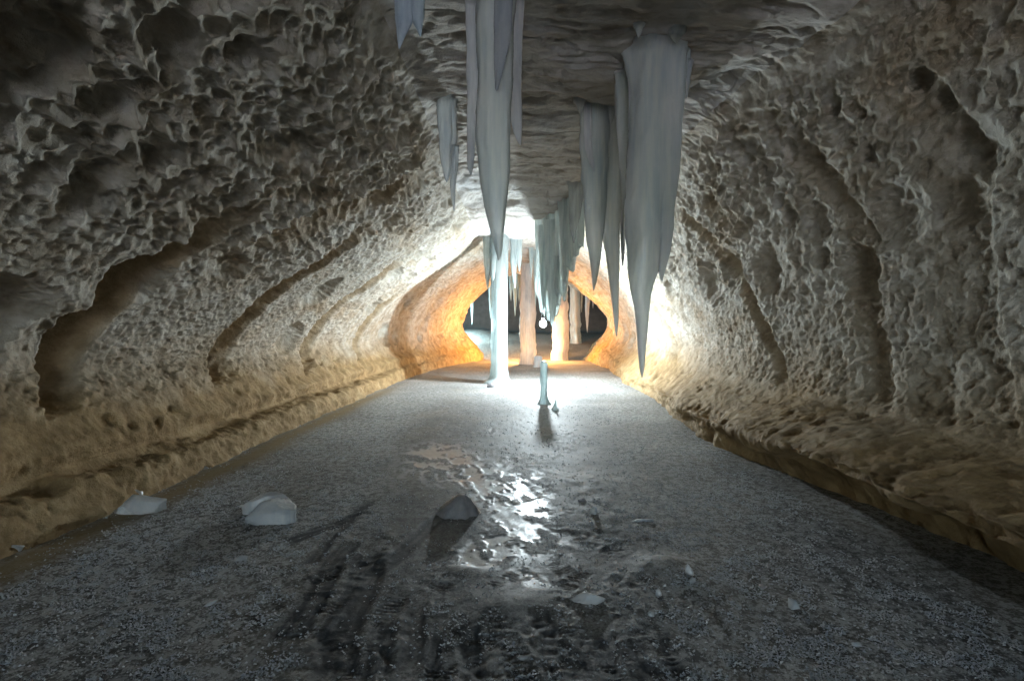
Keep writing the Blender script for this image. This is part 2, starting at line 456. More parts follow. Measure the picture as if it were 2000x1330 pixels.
# pitted walls: overlapping bowls at several sizes, patchy
patch = sstep(-0.35, 0.35, fbm(S * 0.9, Y * 0.6, 3, 55))
upr = sstep(15.0, 16.4, T) * (1 - sstep(18.2, 19, T)) + left
b1 = bowls(wx / 0.23, wy / 0.30, 1, 0.7); w2 = 0.025 * fbm(S * 7, Y * 6, 2, 6); w3 = 0.025 * fbm(S * 7 + 50, Y * 6, 2, 7)
b2 = bowls((wx * 0.85 + wy * 0.42) / 0.088 + w2 * 8, (wy * 0.78 - wx * 0.5) / 0.098 + w3 * 8, 2, 0.5); b3 = bowls((wx * 0.72 - wy * 0.5) / 0.046 + w3 * 20, (wy * 0.75 + wx * 0.62) / 0.056 + w2 * 20, 3, 0.5)
high = np.where(T < 12, sstep(5.2, 7.4, T), 1 - sstep(15.6, 17.4, T))        # the honeycomb is coarse overhead and fine in the scoop below
side = np.where(T < 12, 1.0, 0.9)
D += wall * near_fade * side * (1 - 0.93 * CALM) * (0.062 * b1 * high * (0.3 + 0.7 * patch) + 0.098 * b2 * (0.15 + 0.85 * high) * (0.4 + 0.6 * patch) + (0.030 - 0.008 * high) * b3)
# clay-stained slopes: grainy, small holes
g1 = fbm(S * 6, Y * 5.0, 5, 81, 0.66); g2 = bowls(wx / 0.09, wy / 0.12, 12, 0.4)
D += np.maximum(lowl, lowr * 0.7) * (0.026 * g1 + 0.018 * g2 - 0.03 * np.clip(0.05 - bowls(wx / 0.26, wy / 0.34, 16, 0.05), 0, 1) / 0.05 * sstep(0.35, 0.6, vnoise(S * 3, Y * 3, 17)))
D += 0.09 * np.exp(-((T - 2.36) / 0.26) ** 2) * (1 + 0.8 * fbm(S * 0.5, Y * 3.0, 4, 83, 0.6)) * (1 - sstep(14, 17, Y))      # overhang above the ledge
# crumbly foot ledge
D += foot * (0.07 * fbm(S * 4.2, Y * 3.2, 5, 91, 0.6) + 0.035 * bowls(wx / 0.12, wy / 0.16, 15, 0.3))
lipr = sstep(20.3, 20.9, T) * (1 - sstep(21.3, 21.9, T))
D += lipr * 0.10 * fbm(S * 2.0, Y * 2.2, 5, 95, 0.6)
# bedded ceiling: broken layers, edges running across the tunnel
cn = fbm(S * 0.45 + 0.25 * fbm(S, Y, 2, 30), Y * 1.15 + 0.2 * fbm(S * 1.4, Y * 1.4, 3, 33), 5, 31, 0.52)
k = cn * 7.0
ter = (np.floor(k) + sstep(0.0, 0.22, k - np.floor(k))) / 7.0
cn2 = fbm(S * 1.2, Y * 3.2, 4, 37, 0.55); k2 = cn2 * 6.0
ter2 = (np.floor(k2) + sstep(0.0, 0.3, k2 - np.floor(k2))) / 6.0
cracks = np.exp(-(np.abs(fbm(S * 0.5, Y * 1.3, 4, 39)) / 0.012) ** 2)
D += ceil * (0.20 * ter + 0.05 * ter2 + 0.02 * fbm(S * 6, Y * 9, 4, 41) - 0.05 * cracks)
edge = np.exp(-((T - 10.1) / 0.25) ** 2) + np.exp(-((T - 14.0) / 0.25) ** 2)
D += edge * 0.08 * fbm(S * 2, Y * 2.5, 4, 43)
D += 0.010 * fbm(S * 20, Y * 16, 3, 99) * (wall + 0.8)
D += 0.09 * sstep(14, 17, Y) * fbm(S * 1.6, Y * 1.1, 4, 49) + 0.03 * sstep(15, 18, Y) * fbm(S * 6, Y * 4, 4, 50)
cham = sstep(22.3, 24, Y)
D = D * (1 - cham) + cham * 0.5 * fbm(S * 0.8, Y * 0.8, 4, 47)
# hollows and holes in the walls: where a sight line from the eye meets the rock
vis = (Y > 1.5) & (Y < 12) & (T > 2) & (T < 19)
PXs = 998 + SHELL[..., 0] / np.maximum(Y, 0.1) * 944; PYs = 646 - (SHELL[..., 2] - EYE) / np.maximum(Y, 0.1) * 944
for (px, py, rp, dep) in ((335, 68, 40, 0.9), (60, 95, 75, 0.7), (480, 105, 26, 0.6), (800, 250, 40, 0.3), (215, 190, 42, 0.5), (770, 375, 30, 0.4), (300, 300, 45, 0.35), (560, 230, 26, 0.5),
                          (120, 300, 50, 0.4), (420, 260, 40, 0.3), (640, 140, 30, 0.35), (1795, 158, 18, 1.0), (1635, 205, 16, 1.0), (1692, 218, 9, 1.2), (1590, 435, 36, 0.4), (1545, 425, 20, 0.6),
                          (1840, 200, 16, 0.7), (1600, 505, 18, 0.8), (1850, 400, 40, 0.4), (1500, 330, 24, 0.4), (1700, 300, 14, 0.8)):
    q = np.where(vis, (PXs - px) ** 2 + (PYs - py) ** 2, 1e12); ij = np.unravel_index(int(np.argmin(q)), q.shape)
    c = SHELL[ij]; r = rp * float(np.linalg.norm(c - np.array([0, 0, EYE]))) / 944.0
    d2 = ((SHELL - c) ** 2).sum(-1) * (1 + 0.25 * fbm(S * 9, Y * 9, 2, int(px)))
    D -= dep * r * np.sqrt(np.clip(1 - d2 / (r * r), 0, 1))
D *= 1 - sstep(33.2, 33.7, Y)
SHELL2 = SHELL + N * D[..., None]

def col_at(t): return int(np.searchsorted(colseg, t))
r_ch = int(np.searchsorted(YS, 22.35))
ranges = [('rock_ledge_left', 0, 2.0, M['ledge']), ('cave_wall_left', 2.0, 10.0, M['rock']), ('cave_ceiling', 10.0, 14.0, M['slab']),
          ('cave_wall_right', 14.0, 19.0, M['rock']), ('rock_shelf_right', 19.0, 23.0, M['clay'])]
up_ok = N[10, col_at(12)][2] < 0
for nm, t0, t1, mat in ranges:
    c0, c1 = col_at(t0), col_at(t1)
    P = SHELL2[:r_ch + 1, c0:c1 + 1]
    o = link(nm, grid_mesh(nm, P, attrs={'bare_rock': CALM[:r_ch + 1, c0:c1 + 1]}), mat)
    tag(o, kind='structure')
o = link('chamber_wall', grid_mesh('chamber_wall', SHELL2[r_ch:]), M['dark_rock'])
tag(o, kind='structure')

def ceil_z(x, y):
    r = int(np.clip(np.searchsorted(YS, y), 0, NR - 1))
    row = SHELL2[r]; cs = slice(col_at(6), col_at(17))
    j = int(np.argmin(abs(row[cs, 0] - x)))
    return float(row[cs, 2][j])

# ------------------------------------------------------------------ floor
def floor_rise(x, y):
    return 1.15 * sstep(21.3, 29.0, y) + 0.25 * sstep(21.5, 27, y) * np.exp(-((x + 2.2) / 1.6) ** 2)

def px_floor(px, py):
    y = 944 * EYE / (py - 646.0)
    return ((px - 998) * y / 944.0, y)

fy = [MOUTH_Y]
while fy[-1] < 34:
    y = fy[-1]
    d = 0.3 if y < 1.0 else (min(0.12, max(0.0075, y * y / 850.0)) if y < 23 else 0.3)
    fy.append(y + d)
fy = np.array(fy)
fx = np.concatenate([np.linspace(-16, -4, 16)[:-1], np.linspace(-4, -2.6, 70)[:-1], np.linspace(-2.6, 2.6, 350)[:-1], np.linspace(2.6, 4, 70)[:-1], np.linspace(4, 18, 18)])
FX, FY = np.meshgrid(fx, fy)
FZ = floor_rise(FX, FY)
FZ = FZ + 0.02 * fbm(FX * 0.9, FY * 0.9, 3, 201) + 0.004 * fbm(FX * 5, FY * 4, 3, 202)
wxf = FX + 0.15 * fbm(FX * 2, FY * 2, 3, 203); wyf = FY + 0.15 * fbm(FX * 2 + 9, FY * 2, 3, 204)
# trampled middle path
path_c = -0.12 + 0.05 * FY * 0; half = 0.75 + 0.12 * np.clip(FY - 2, -1, 6) + 0.25 * fbm(FX * 1.2, FY * 0.9, 3, 205)
tramp = 1 - sstep(half * 0.7, half * 1.35, np.abs(wxf - path_c))
tramp *= 1 - 0.6 * sstep(6.5, 9.5, FY)
frost = (1 - 0.62 * tramp) * (0.75 + 0.35 * fbm(FX * 1.1, FY * 1.1, 3, 206))
bare = np.zeros_like(FX); ridges = np.zeros_like(FX)
# clear, clay-coloured ice strip along the left ledge
strip = np.exp(-((FX + 2.72 + 0.05 * fbm(FX * 0, FY * 0.8, 2, 207)) / 0.20) ** 2) * (1 - sstep(9, 13, FY)) + 0.15 * np.exp(-((FX - 2.35) / 0.14) ** 2) * (1 - sstep(6, 8, FY))
clay = np.clip(strip, 0, 1) * 0.9
frost *= 1 - 0.85 * np.clip(strip, 0, 1)
# polished wet ice where people slide
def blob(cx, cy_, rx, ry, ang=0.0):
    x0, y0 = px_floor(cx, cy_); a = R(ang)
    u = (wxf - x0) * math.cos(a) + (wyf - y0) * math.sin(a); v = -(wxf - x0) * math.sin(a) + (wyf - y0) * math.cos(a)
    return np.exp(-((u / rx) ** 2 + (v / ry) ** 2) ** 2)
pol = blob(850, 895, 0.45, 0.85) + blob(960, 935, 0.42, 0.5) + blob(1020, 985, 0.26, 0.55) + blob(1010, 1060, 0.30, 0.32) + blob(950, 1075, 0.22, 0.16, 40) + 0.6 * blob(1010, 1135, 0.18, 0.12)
pol1 = np.clip(pol, 0, 1); FZ0 = FZ.copy()
# dark scuffs where boots slid: (start px, end px, width m)
scuffs = [((560, 1250), (680, 1060), 0.13), ((640, 1320), (730, 1080), 0.15), ((720, 1325), (760, 1210), 0.10), ((800, 1300), (805, 1190), 0.09),
          ((930, 1330), (915, 1215), 0.085), ((1050, 1200), (1130, 1330), 0.09), ((1180, 1330), (1160, 1240), 0.14), ((1270, 1330), (1230, 1260), 0.10),
          ((560, 1060), (690, 1010), 0.10), ((480, 1040), (560, 985), 0.05), ((850, 1240), (830, 1330), 0.05), ((690, 1200), (620, 1290), 0.12),
          ((1080, 1210), (1060, 1330), 0.05), ((600, 1100), (720, 980), 0.08), ((870, 1000), (720, 1130), 0.10), ((1330, 1330), (1290, 1230), 0.05)]
for k, (a, b, w) in enumerate(scuffs):
    ax, ay = px_floor(*a); bx_, by = px_floor(*b)
    r0, r1 = np.searchsorted(fy, [min(ay, by) - 0.3, max(ay, by) + 0.3]); c0, c1 = np.searchsorted(fx, [min(ax, bx_) - 0.3, max(ax, bx_) + 0.3])
    wn_ = (slice(r0, r1), slice(c0, c1)); gx, gy = FX[wn_], FY[wn_]
    L = math.hypot(bx_ - ax, by - ay); ux, uy = (bx_ - ax) / L, (by - ay) / L
    u = (gx - ax) * ux + (gy - ay) * uy; v = -(gx - ax) * uy + (gy - ay) * ux
    v = v + 0.03 * fbm(u * 3 + k, u * 0 + k, 2, 300 + k)
    m = sstep(-0.05, 0.06, u) * (1 - sstep(L - 0.08, L + 0.05, u)) * (1 - sstep(w * 0.45, w * 0.75, np.abs(v)))
    stri = 0.55 + 0.45 * sstep(-0.3, 0.25, fbm(v * 60, u * 2.5, 3, 330 + k))
    bare[wn_] = np.maximum(bare[wn_], m * stri)
    rim = np.exp(-((np.abs(v) - w * 0.66) / (w * 0.16)) ** 2) * sstep(-0.05, 0.06, u) * (1 - sstep(L - 0.05, L + 0.1, u))
    FZ[wn_] += 0.0035 * rim * (0.5 + 0.8 * vnoise(gx * 30, gy * 30, 340 + k)) - 0.006 * m
# boot prints with tread
prints = [((640, 1120), 35), ((760, 1190), 15), ((540, 1180), 20), ((700, 1290), -10), ((860, 1310), 8), ((1010, 1290), -15), ((1200, 1300), -25),
          ((1290, 1290), -20), ((1000, 1130), 40), ((1080, 1100), -30), ((880, 1130), 25), ((1130, 1130), 30), ((920, 1080), -35), ((1210, 1070), 50),
          ((690, 1010), 50), ((760, 900), 20), ((840, 905), 15), ((1000, 890), -15), ((1040, 930), -20), ((960, 840), 10), ((1100, 830), 60), ((1180, 960), 70), ((620, 1210), 10), ((1110, 1210), -8), ((960, 1220), 12)]
for k, (pp, ang) in enumerate(prints):
    ax, ay = px_floor(*pp); a = R(ang)
    r0, r1 = np.searchsorted(fy, [ay - 0.25, ay + 0.25]); c0, c1 = np.searchsorted(fx, [ax - 0.25, ax + 0.25])
    wn_ = (slice(r0, r1), slice(c0, c1)); gx, gy = FX[wn_], FY[wn_]
    u = (gx - ax) * math.sin(a) + (gy - ay) * math.cos(a); v = (gx - ax) * math.cos(a) - (gy - ay) * math.sin(a)
    wd = 0.045 + 0.012 * np.sin((u + 0.15) * 16)
    m = (1 - sstep(wd, wd + 0.01, np.abs(v))) * (1 - sstep(0.135, 0.15, np.abs(u))) * (1 - 0.8 * np.exp(-((u + 0.05) / 0.012) ** 2))
    m = m * sstep(-0.15, 0.3, fbm(gx * 11 + k, gy * 11, 3, 400 + k))
    tread = np.sin(u * (210 + 17 * (k % 5)) + 60 * np.abs(v) * (k % 3 - 1) + k + 2.5 * fbm(gx * 20, gy * 20, 2, 450 + k)) * 0.5 + 0.5
    FZ[wn_] += m * (-0.006 + 0.0055 * sstep(0.4, 0.7, tread)) + 0.003 * np.exp(-((np.abs(v) - wd - 0.012) / 0.01) ** 2) * (np.abs(u) < 0.15)
    frost[wn_] = frost[wn_] * (1 - m) + m * (0.15 + 0.55 * tread)
# low humps of drifted frost
for (pp, r, h) in (((1300, 1110), 0.16, 0.05), ((1180, 950), 0.5, 0.03), ((990, 1190), 0.22, 0.035), ((1060, 800), 0.5, 0.03), ((1200, 1010), 0.4, 0.025), ((930, 1110), 0.14, 0.03), ((1345, 1145), 0.12, 0.03)):
    ax, ay = px_floor(*pp)
    FZ += h * np.exp(-(((FX - ax) / r) ** 2 + ((FY - ay) / (r * 0.8)) ** 2)) * (0.8 + 0.4 * fbm(FX * 6, FY * 6, 3, 215))
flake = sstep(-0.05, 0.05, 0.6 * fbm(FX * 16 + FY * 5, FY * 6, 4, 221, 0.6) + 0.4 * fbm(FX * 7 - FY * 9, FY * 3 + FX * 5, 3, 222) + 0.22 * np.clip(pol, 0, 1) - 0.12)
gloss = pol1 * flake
bare *= 1 - 0.8 * pol1
FZ = FZ0 + (FZ - FZ0) * (1 - 0.93 * pol1)
FZ += pol1 * (0.0018 * fbm(FX * 34 + FY * 11, FY * 12, 3, 224) + 0.0016 * fbm(FX * 22 - FY * 16, FY * 9, 3, 225))
# crumbly churned frost in the foreground and along the path
churn = tramp * sstep(-0.15, 0.25, fbm(FX * 3.2, FY * 2.6, 4, 211)) * (1 - sstep(5, 9, FY)) * (1 - 0.92 * np.clip(pol, 0, 1))
FZ += churn * 0.011 * np.clip(1.1 * bowls(wxf / 0.05, wyf / 0.06, 212, 0.3) + 0.2, 0, 1) + churn * 0.008 * fbm(FX * 18, FY * 16, 3, 213)
frost = np.maximum(frost, 0) + churn * 0.12
frost = np.clip(frost * (1 - 0.9 * gloss), 0, 1)
FZ -= gloss * 0.004
inner = (FY > 0.5) & (FY < 22)
FP = np.stack([FX, FY, FZ], -1)
fo = link('cave_floor', grid_mesh('cave_floor', FP, attrs={'frost': frost, 'gloss': gloss, 'clay': clay, 'bare': np.clip(bare, 0, 1)}), M['floor'])
tag(fo, kind='structure')

def floor_z(x, y):
    i = int(np.clip(np.searchsorted(fy, y), 1, len(fy) - 1)); j = int(np.clip(np.searchsorted(fx, x), 1, len(fx) - 1))
    return float(FZ[i, j])

# snow outside the mouth, behind the camera
xs = np.linspace(-300, 300, 31); ys_ = np.concatenate([np.linspace(-600, -40, 15), np.linspace(-30, MOUTH_Y, 12)])
SX, SY = np.meshgrid(xs, ys_)
SZ = -0.06 + 0.4 * fbm(SX * 0.05, SY * 0.05, 3, 230) * sstep(0, 14, MOUTH_Y - SY)
so = link('snow_ground', grid_mesh('snow_ground', np.stack([SX, SY, SZ], -1)), M['snow'])
tag(so, kind='structure')

# ------------------------------------------------------------------ hoar frost on the floor: tiny upright flakes, beyond counting
def frost_flakes(n, ymin, ymax, seed):
    rng = np.random.default_rng(seed)
    u = rng.random(n * 3)
    y = 1 / (1 / ymin + (1 / ymax - 1 / ymin) * u)
    x = rng.uniform(-1, 1, n * 3) * np.minimum(2.9, 1.12 * y + 0.1)
    i = np.clip(np.searchsorted(fy, y), 0, len(fy) - 1); j = np.clip(np.searchsorted(fx, x), 0, len(fx) - 1)
    keep = rng.random(n * 3) < frost[i, j] ** 1.5 * (1 - bare[i, j]) * (0.12 + 1.4 * sstep(-0.05, 0.3, fbm(x * 13, y * 11, 3, 241)))
    keep &= rng.random(n * 3) > sstep(4.5, ymax, y) ** 0.7
    keep &= x < 2.2 + 0.1 * np.clip(y - 4, 0, 9)
    x, y, i, j = (a[keep][:n] for a in (x, y, i, j))
    m = len(x); z = FZ[i, j] - 0.001
    s = rng.uniform(0.003, 0.008, m) * (0.75 + 0.12 * y)
    V = np.empty((m, 4, 3)); base = np.stack([x, y, z], -1)
    a = rng.uniform(0, 2 * np.pi, m)
    for k in range(3):
        ak = a + k * 2.094 + rng.uniform(-0.5, 0.5, m)
        V[:, k] = base + np.stack([np.cos(ak) * s * rng.uniform(0.4, 1.5, m), np.sin(ak) * s * rng.uniform(0.4, 1.1, m), rng.uniform(0, 0.25, m) * s], -1)
    V[:, 3] = base + np.stack([rng.normal(0, 0.6, m) * s, rng.normal(0, 0.6, m) * s, s * rng.uniform(0.5, 1.3, m)], -1)
    b = np.arange(m)[:, None] * 4
    F = np.concatenate([b + np.array([[0, 1, 3]]), b + np.array([[1, 2, 3]]), b + np.array([[2, 0, 3]])])
    return raw_mesh('frost_flakes', V.reshape(-1, 3), F, smooth=False)
ff = link('frost_flakes', frost_flakes(70000, 1.65, 10.5, 5), M['frost'])
tag(ff, 'white hoar frost flakes spread over the dark ice floor', 'frost', kind='stuff')

# ------------------------------------------------------------------ ice builders
def spline(keys, n):
    K = np.array(keys, float); t = np.linspace(0, len(K) - 1, n)
    Q = np.vstack([2 * K[0] - K[1], K, 2 * K[-1] - K[-2]])
    i = np.clip(t.astype(int), 0, len(K) - 2); f = (t - i)[:, None]
    a, b, c, d = Q[i], Q[i + 1], Q[i + 2], Q[i + 3]
    m1 = (c - a) * 0.4; m2 = (d - b) * 0.4
    return (2 * f**3 - 3 * f**2 + 1) * b + (f**3 - 2 * f**2 + f) * m1 + (-2 * f**3 + 3 * f**2) * c + (f**3 - f**2) * m2

def tube_mesh(name, keys, seed=0, n=90, seg=40, flute=0.10, rough=0.02, ang=0.0, rib=0.0, wob=0.18):
    """keys: (x, y, z, rx, ry) from top to bottom"""
    Q = spline(keys, n)
    Q[:, 3:] = np.maximum(Q[:, 3:], 0.0015)
    th = np.linspace(0, 2 * np.pi, seg, endpoint=False)
    TH, ZZ = np.meshgrid(th, Q[:, 2])
    rng = np.random.default_rng(seed + 500)
    f = np.zeros_like(TH)
    for k, amp in ((2, 0.5), (3, 0.8), (5, 0.7), (7, 0.25), (11, 0.1)):
        f += amp * np.cos(k * TH + rng.uniform(0, 6.28) + 0.5 * ZZ * rng.normal() + 0.5 * fbm(ZZ * 1.5 + k, ZZ * 0 + seed, 2, seed))
    w = 1 + flute * f * 0.5
    cxn, syn = np.cos(TH) * 2.2, np.sin(TH) * 2.2
    w += rough * 3 * fbm(cxn + seed * 3.1, syn + ZZ * 5.0, 4, seed) + rough * 2 * fbm(cxn * 3 + seed, syn * 3 + ZZ * 22.0, 3, seed + 7)
    if rib: w += rib * np.sin(ZZ * 120 + 3 * fbm(ZZ * 6, cxn, 2, seed))
    r = w
    ca, sa = math.cos(ang), math.sin(ang)
    lx = np.cos(TH) * Q[:, 3:4] * r; ly = np.sin(TH) * Q[:, 4:5] * r
    jx = wob * Q[:, 3] * fbm(Q[:, 2] * 3 + seed, Q[:, 2] * 0, 2, seed + 2)
    P = np.stack([Q[:, 0:1] + (jx[:, None]) + lx * ca - ly * sa, Q[:, 1:2] + lx * sa + ly * ca, ZZ], -1)
    V = P.reshape(-1, 3)
    V = np.vstack([V, [[Q[0, 0], Q[0, 1], Q[0, 2]], [P[-1, :, 0].mean(), P[-1, :, 1].mean(), Q[-1, 2] - 0.004]]])
    F = grid_faces(n, seg, wrap=True, flip=True)
    j = np.arange(seg); e = n * seg
    cap = np.stack([np.full(seg, e), j, (j + 1) % seg, (j + 1) % seg], -1)      # degenerate quads avoided below
    me = bpy.data.meshes.new(name)
    faces = [tuple(x) for x in F.tolist()] + [(e, int(a), int((a + 1) % seg)) for a in j] + [(e + 1, int((n - 1) * seg + (a + 1) % seg), int((n - 1) * seg + a)) for a in j]
    me.from_pydata(V.tolist(), [], faces)
    me.update()
    me.polygons.foreach_set('use_smooth', np.ones(len(me.polygons), bool))
    return me

def px_at(px, py, y):
    return ((px - 998) * y / 944.0, y, EYE - (py - 646) * y / 944.0)

def taper(px_keys, y, flat=0.6, dy=0.0):
    """(px, py, width px) down the icicle -> keys in metres at depth y; flat = depth / width"""
    out = []
    for k, (px, py, w) in enumerate(px_keys):
        yy = y + dy * k / max(1, len(px_keys) - 1)
        x, _, z = px_at(px, py, yy)
        r = w * yy / 944.0 / 2
        out.append((x, yy, z, r, r * flat))
    return out

def local(me, loc):
    me.transform(Matrix.Translation((-loc[0], -loc[1], -loc[2])))
    return me

def cluster(name, label, cat, base, parts, group=None):
    """parts: (part name, keys, material, kwargs); the Empty stands where the ice hangs from or rests on"""
    e = empty(name, base)
    for k, (pn, keys, mat, kw) in enumerate(parts):
        me = tube_mesh(pn, keys, **{**dict(seed=len(bpy.data.objects) + k), **kw})
        link(pn, local(me, base), mat, e)
    tag(e, label, cat, group)
    return e

def single(name, label, cat, keys, mat, group=None, **kw):
    base = keys[0][:3] if keys[0][2] > keys[-1][2] else keys[-1][:3]
    me = tube_mesh(name, keys, **{**dict(seed=len(bpy.data.objects)), **kw})
    o = link(name, local(me, base), mat); o.location = base
    return tag(o, label, cat, group)

def curtain_mesh(name, A, B, top, bottom, thick, n=90, m=70, seed=0, bow=0.0):
    """hanging ice sheet from plan point A to B; top(u), bottom(u) heights; fluted, with icicle teeth at its hem"""
    u = np.linspace(0, 1, n); v = np.linspace(0, 1, m)
    U, W = np.meshgrid(u, v)
    tz = np.array([top(a) for a in u]); bz = np.array([bottom(a) for a in u])
    Z = tz[None, :] * (1 - W) + bz[None, :] * W
    dx, dy = B[0] - A[0], B[1] - A[1]; L = math.hypot(dx, dy); nx, ny = -dy / L, dx / L
    off = bow * np.sin(U * np.pi) + 0.05 * fbm(U * 3 + seed, W * 0.6, 3, seed) + 0.03 * np.sin(U * 26 + 2 * fbm(U * 2, W * 1.2, 2, seed + 1))
    th = thick * (0.35 + 0.65 * np.sqrt(np.clip(1 - W ** 3, 0, 1))) * np.sqrt(np.clip(1 - (2 * U - 1) ** 6, 0, 1)) * (1 + 0.35 * np.sin(U * 34 + seed + fbm(U * 5, W * 2, 2, seed + 3) * 2))
    th = np.maximum(th, 0.0) ; th[-1, :] = 0.002
    du = 0.02 * fbm(U * 4, W * 3, 3, seed + 5)
    X0 = A[0] + dx * (U + du); Y0 = A[1] + dy * (U + du)
    Pf = np.stack([X0 + nx * (off + th), Y0 + ny * (off + th), Z], -1); Pb = np.stack([X0 + nx * (off - th), Y0 + ny * (off - th), Z], -1)
    V = np.vstack([Pf.reshape(-1, 3), Pb.reshape(-1, 3)])
    F = np.vstack([grid_faces(m, n), grid_faces(m, n, flip=True) + m * n])
    k = np.arange(n - 1); b0 = (m - 1) * n
    hem = np.stack([b0 + k, b0 + k + 1, m * n + b0 + k + 1, m * n + b0 + k], -1)
    r = np.arange(m - 1)
    s0 = np.stack([r * n, (r + 1) * n, m * n + (r + 1) * n, m * n + r * n], -1)
    s1 = np.stack([(r + 1) * n + n - 1, r * n + n - 1, m * n + r * n + n - 1, m * n + (r + 1) * n + n - 1], -1)
    return raw_mesh(name, V, np.vstack([F, hem, s0, s1]))

def teeth(base, amp, freq, seed):
    def f(u):
        a = np.array([u * freq + seed * 7.7])
        i = math.floor(a[0]); fr = a[0] - i
        l = float(_h(np.array([i]), np.array([seed]), 3)[0])
        return base(u) - amp * (0.3 + l) * max(0.0, 1 - abs(fr - 0.5) * 2) ** 1.6
    return f

# ------------------------------------------------------------------ hanging ice near the camera
top_i = ceil_z(-0.1, 3.25) + 0.06
b = (-0.08, 3.25, top_i)
def up(keys, z=None):      # run the root on up into the ceiling, spreading where the ice meets the rock
    zc = ceil_z(keys[0][0], keys[0][1])
    ks = [k for k in keys if k[2] < zc - 0.16]
    if len(ks) < 3: ks = keys[-4:]
    k0 = ks[0]; f = min(1.2, 1 + max(0, zc - k0[2]) * 0.2)
    return [(k0[0], k0[1], zc + 0.25, k0[3] * f * 1.6, k0[4] * f * 2.2), (k0[0], k0[1], zc + 0.05, k0[3] * f * 1.22, k0[4] * f * 1.6),
            (k0[0], k0[1], zc - 0.07, k0[3] * f * 1.04, k0[4] * f * 1.15)] + ks
cluster('icicle_cluster', 'large dark grey blade icicle pointing down at the lit ice pillar', 'icicle', b, [
    ('main_blade', up(taper([(966, 0, 74), (966, 150, 70), (964, 270, 68), (966, 350, 58), (970, 430, 34), (974, 490, 13), (974, 508, 2)], 3.25, 0.55)), M['ice_grey'], dict(n=130, seg=48, flute=0.10)),
    ('front_blade', up(taper([(983, 0, 36), (981, 70, 34), (976, 130, 20), (971, 170, 8), (970, 178, 2)], 3.12, 0.5)), M['ice_dark'], dict(flute=0.08)),
    ('right_blade', up(taper([(1003, 0, 34), (1004, 120, 30), (1006, 210, 25), (1011, 262, 14), (1016, 284, 3)], 3.4, 0.35)), M['ice_frost'], dict(flute=0.16, rough=0.03)),
    ('left_blade', up(taper([(930, 60, 34), (926, 160, 25), (922, 260, 16), (919, 320, 11), (920, 342, 3)], 3.45, 0.45)), M['ice_frost'], dict(flute=0.2, rough=0.04)),
])
b = (-0.72, 3.3, ceil_z(-0.72, 3.3))
cluster('icicle_cluster', 'pale blue forked icicle at the top edge, left of the biggest blades', 'icicle', b, [
    ('left_prong', up(taper([(792, 0, 44), (789, 40, 36), (783, 70, 18), (780, 96, 3)], 3.3, 0.5)), M['ice_pale'], dict(flute=0.1)),
    ('right_prong', up(taper([(812, 0, 38), (815, 35, 26), (819, 60, 10), (821, 72, 3)], 3.3, 0.5)), M['ice_pale'], dict(flute=0.1)),
])
b = (-0.6, 5.0, ceil_z(-0.62, 5.0))
cluster('icicle_cluster', 'thin glassy icicle hanging against the pitted left wall edge', 'icicle', b, [
    ('crystal_root', up(taper([(876, 215, 34), (874, 270, 34), (872, 310, 26), (872, 345, 10), (873, 356, 2)], 5.0, 0.5)), M['ice_clear'], dict(flute=0.3, rough=0.05)),
    ('icicle_tip', taper([(889, 285, 16), (887, 330, 14), (884, 360, 11), (885, 390, 7), (887, 413, 1.5)], 5.0, 0.7), M['ice_clear'], dict(flute=0.25, rough=0.05)),
])
# right: long curtain of grey ice with one very long spike
b = (1.2, 4.0, ceil_z(1.2, 4.0))
cluster('icicle_cluster', 'longest and widest grey icicle, its spike ending low above the right shelf', 'icicle', b, [
    ('main_spike', up(taper([(1290, 80, 108), (1284, 200, 104), (1278, 320, 96), (1268, 440, 84), (1263, 510, 66), (1256, 560, 44), (1254, 610, 28), (1254, 670, 17), (1254, 715, 10), (1254, 737, 2)], 4.0, 0.5)), M['ice_grey'], dict(n=140, seg=52, flute=0.09)),
    ('right_shoulder', up(taper([(1318, 80, 50), (1312, 250, 44), (1302, 400, 36), (1295, 490, 24), (1292, 535, 10), (1293, 550, 2)], 3.95, 0.5)), M['ice_grey'], dict(flute=0.1)),
    ('left_strand', up(taper([(1222, 140, 36), (1221, 230, 32), (1222, 320, 20), (1222, 400, 13), (1222, 450, 7), (1222, 468, 2)], 4.25, 0.5)), M['ice_grey'], dict(flute=0.15)),
    ('thin_strand', up(taper([(1238, 110, 24), (1236, 240, 18), (1232, 330, 10), (1231, 352, 2)], 4.02, 0.5)), M['ice_frost'], dict(flute=0.2)),
])
big_e = [o for o in bpy.data.objects if str(o.get('label', '')).startswith('longest and widest')][0]
for q, (px, y0, y1, w, dd) in enumerate([(1210, 150, 262, 20, 4.4), (1332, 66, 250, 22, 3.92), (1342, 66, 170, 16, 3.98), (1214, 170, 330, 14, 4.5)]):
    me = tube_mesh('root_strand', up(taper([(px, y0, w * 1.2), (px - 1, y0 * 0.7 + y1 * 0.3, w), (px - 2, (y0 + y1) / 2, w * 0.75), (px - 3, y1 - 22, w * 0.35), (px - 4, y1, 2)], dd, 0.6)), seed=700 + q, flute=0.16, rough=0.03)
    link('root_strand', local(me, tuple(big_e.location)), M['ice_grey'] if q % 3 else M['ice_frost'], big_e)
b = (1.0, 5.2, ceil_z(1.0, 5.2))
